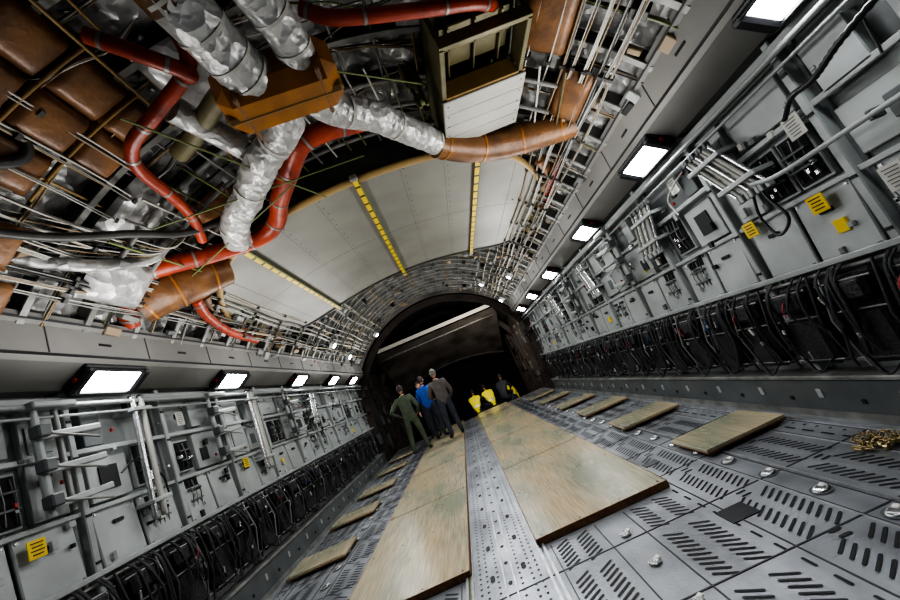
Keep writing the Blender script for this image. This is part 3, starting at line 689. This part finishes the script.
def person(name,loc,head_deg,pose,top,legs,hair,headturn=0,arms=None,vest=None,scale=1.0,bulk=1.0):
    J={k:Vector(v) for k,v in BASE.items()}
    for k,v in pose.items(): J[k]=Vector(v)
    keys=list(J); idx={k:i for i,k in enumerate(keys)}
    rs=[]
    for k in keys:
        r=RAD[k]; rs.append(tuple(a*bulk for a in r) if isinstance(r,tuple) else r*(bulk if k not in('nk',) else 1))
    V_,F_=skin_mesh([J[k] for k in keys],[(idx[a],idx[c]) for a,c in EDG],rs,2,0)
    b=B(); arms=arms or top
    samples=[]
    def seg(a,c,m,n=6):
        for i in range(n+1): samples.append((J[a].lerp(J[c],i/n),m))
    tb=vest or top
    seg('pel','sp',tb);seg('sp','ch',tb);seg('ch','nb',tb);seg('ch','sL',tb);seg('ch','sR',tb)
    samples.append((J['nk'],SKIN))
    for s_ in 'LR':
        seg('s'+s_,'e'+s_,arms); seg('e'+s_,'w'+s_,arms); seg('h'+s_,'k'+s_,legs); seg('k'+s_,'a'+s_,legs); seg('a'+s_,'t'+s_,BOOT)
    by_={}
    for f in F_:
        c=sum((V_[i] for i in f),Vector())/len(f)
        m=min(samples,key=lambda s:(s[0]-c).length_squared)[1]
        if vest:
            tt=(c-J['pel']).dot((J['ch']-J['pel']).normalized())
            if m is vest and (abs(tt-.14)<.022 or abs(tt-.30)<.02): m=REFL
        by_.setdefault(m.name,(m,[]))[1].append(f)
    for m,fl in by_.values(): b.add(V_,fl,m,True)
    up=(J['nk']-J['nb']).normalized(); up=(up*.5+Vector((0,0,1))).normalized() if up.z>0 else up
    hc=J['nk']+up*.135
    q=Vector((0,0,1)).rotation_difference(up).to_matrix()@rotz(math.radians(headturn))
    H=[];HF=[];nu,nv=20,14
    def hp(u_,v_,off=0):
        ph=pi*v_/nv; a=2*pi*u_/nu; x=math.sin(ph)*math.cos(a); y=math.sin(ph)*math.sin(a); z=math.cos(ph)
        sx=.077*(1-.16*max(0,-z)); sy=.097; sz=.122
        p=Vector((x*(sx+off),y*(sy+off)+(.012 if z<0 and y>0 else 0)*-z,z*(sz+off)))
        if y>.3 and z<.1: p.y-=.012*abs(z)
        return p
    for v_ in range(nv+1):
        for u_ in range(nu): H.append(hc+q@hp(u_,v_))
    for v_ in range(nv):
        for u_ in range(nu):
            HF.append((v_*nu+u_,v_*nu+(u_+1)%nu,(v_+1)*nu+(u_+1)%nu,(v_+1)*nu+u_))
    b.add(H,HF,SKIN,True)
    HH=[];hf=[]
    for v_ in range(nv+1):
        for u_ in range(nu): HH.append(hc+q@hp(u_,v_,.013+.003*math.sin(u_*5+v_*3)))
    for v_ in range(nv):
        for u_ in range(nu):
            ph=pi*(v_+.5)/nv; a=2*pi*(u_+.5)/nu; y=math.sin(ph)*math.sin(a); z=math.cos(ph)
            if z>.45 or (y<.15 and z>-.35) : hf.append((v_*nu+u_,v_*nu+(u_+1)%nu,(v_+1)*nu+(u_+1)%nu,(v_+1)*nu+u_))
    b.add(HH,hf,hair,True)
    def hb(p,d,m,ch=.002): b.box(hc+q@Vector(p),d,m,q,ch)
    hb((0,.103,-.012),(.022,.034,.045),SKIN,.009); hb((0,.094,-.058),(.05,.014,.012),LIP,.004)
    for s_ in(-1,1):
        hb((s_*.030,.088,.010),(.026,.012,.013),EYEW,.004); hb((s_*.030,.094,.010),(.011,.006,.011),EYE,.002); hb((s_*.030,.091,.030),(.034,.012,.007),hair,.002)
        hb((s_*.079,-.005,-.008),(.014,.034,.058),SKIN,.006)
    for s_ in 'LR':
        w=J['w'+s_]; d=(w-J['e'+s_]).normalized(); sg=-1 if s_=='L' else 1
        side=Vector((0,1,0)); side=(side-d*side.dot(d)).normalized(); nrm=d.cross(side)
        b.tube([w-d*.03,w+d*.03,w+d*.075,w+d*.095],[.026,.038,.042,.034],SKIN,10,flat=.45,upv=nrm)
        for i,(o,L) in enumerate(((-.030,.062),(-.010,.075),(.011,.080),(.031,.070))):
            p=w+d*.085+side*o
            cv=Vector((-sg,0,0)); pts=[p,p+d*L*.45+cv*.006,p+d*L*.8+cv*.018,p+d*L*.95+cv*.03]
            b.tube(pts,[.0095,.009,.008,.006],SKIN,6)
        p=w+d*.03+side*.034; b.tube([p,p+side*.022+d*.025,p+side*.030+d*.055],[.012,.011,.008],SKIN,6)
    o=b.build(name,loc); o.rotation_euler[2]=math.radians(head_deg); o.scale=(scale,)*3
    return o
HIP=dict(eL=(-.42,-.08,1.20),wL=(-.24,.03,1.04),eR=(.30,.02,1.14),wR=(.22,.16,1.0))
person('man_in_flight_suit',(-1.45,11.15,.058),0,dict(aL=(-.20,-.02,.09),tL=(-.24,.15,.035),aR=(.20,-.02,.09),tR=(.25,.15,.035),kL=(-.16,.03,.5),kR=(.16,.03,.5),**HIP),SUIT,SUIT,HAIR,10,scale=1.02,bulk=1.12)
person('man_in_blue_jacket',(-.95,12.3,.058),-20,dict(eR=(.30,.10,1.20),wR=(.18,.30,1.12),eL=(-.28,.05,1.16),wL=(-.16,.25,1.05)),BLUEJ,TRO,HAIR,-15,scale=1.05,bulk=1.12)
person('man_in_grey_jacket',(-.45,11.3,.058),15,dict(eR=(.28,-.02,1.13),wR=(.22,.13,.95),eL=(-.30,.08,1.16),wL=(-.20,.28,1.10),kR=(.14,.06,.5),aR=(.17,.02,.09),tR=(.2,.18,.035)),JKT,TRO,HAIRG,15,scale=1.05,bulk=1.18)
person('man_in_dark_clothes',(-1.15,13.2,.058),160,{},TRO,TRO,HAIR,0,scale=1.0,bulk=1.08)
SQ=dict(pel=(0,-.12,.42),sp=(0,-.06,.60),ch=(0,.05,.78),nb=(0,.12,.92),nk=(0,.17,.99),sL=(-.19,.07,.86),sR=(.19,.07,.86),eL=(-.25,.25,.66),eR=(.25,.25,.66),wL=(-.12,.42,.55),wR=(.12,.42,.55),
 hL=(-.10,-.11,.38),hR=(.10,-.11,.38),kL=(-.20,.28,.48),kR=(.20,.28,.48),aL=(-.16,.02,.09),aR=(.16,.02,.09),tL=(-.2,.18,.035),tR=(.2,.18,.035))
for (x,y,h) in((.38,16.6,-10),(.98,16.5,20),(2.0,17.4,60)):
    person('worker_in_hi_vis_vest',(x,y,-.005-(y-14.95)*.2236),h,SQ,TRO,TRO,HAIR,0,vest=VEST,bulk=1.12)
person('worker_in_dark_clothes',(1.55,15.9,-.21),-30,SQ,TRO,TRO,HAIR,0,bulk=1.12)

# ---------------------------------------------------------------- lights
def area(name,loc,rot,sx,sy,e,col=(1,1,1)):
    l=bpy.data.lights.new(name,'AREA'); l.shape='RECTANGLE'; l.size=sx; l.size_y=sy; l.energy=e; l.color=col
    o=bpy.data.objects.new(name,l); bpy.context.collection.objects.link(o); o.location=loc; o.rotation_euler=rot; return o
for sgn in(-1,1):
    for y in(3.2,5.6,8.4,11.0):
        area('ceiling_fill_light',(sgn*1.9,y,2.3),(0,sgn*math.radians(160),0),.5,1.4,{3.2:24,5.6:20,8.4:26,11.0:34}[y],(1,.98,.96))  # added upward fill to brighten the ceiling, not actual cornice fixtures
for y in (3.4,6.0,9.0,12.0):
    area('deck_fill_light',(0,y,3.3),(0,0,0),1.5,.4,50,(.94,.97,1))  # unseen downward fill added over the deck, no fixtures hang here
area('tail_fill_light',(1.5,13.4,2.4),(math.radians(75),0,0),.6,.3,60,(1,.9,.8))  # warm fill added to lift the ramp and door area, no real lamp
w=bpy.data.worlds.new('world'); bpy.context.scene.world=w; w.use_nodes=True
w.node_tree.nodes['Background'].inputs[0].default_value=(.55,.6,.7,1); w.node_tree.nodes['Background'].inputs[1].default_value=.12

# ---------------------------------------------------------------- camera
cd=bpy.data.cameras.new('camera'); cam=bpy.data.objects.new('camera',cd); bpy.context.collection.objects.link(cam)
cd.lens=16; cd.sensor_width=36; cd.clip_start=.02
Yv=Vector((12,-80,-400)).normalized(); r=math.radians(23.4)
Zv=Vector((-math.sin(r),math.cos(r),0)); Zv.z=-(Zv.x*Yv.x+Zv.y*Yv.y)/Yv.z; Zv.normalize(); Xv=Yv.cross(Zv)
cam.matrix_world=Matrix.Translation((0.23,0,1.37))@Matrix((Xv,Yv,Zv)).to_4x4()
bpy.context.scene.camera=cam
try: bpy.context.scene.view_settings.look='AgX - High Contrast'
except Exception: pass
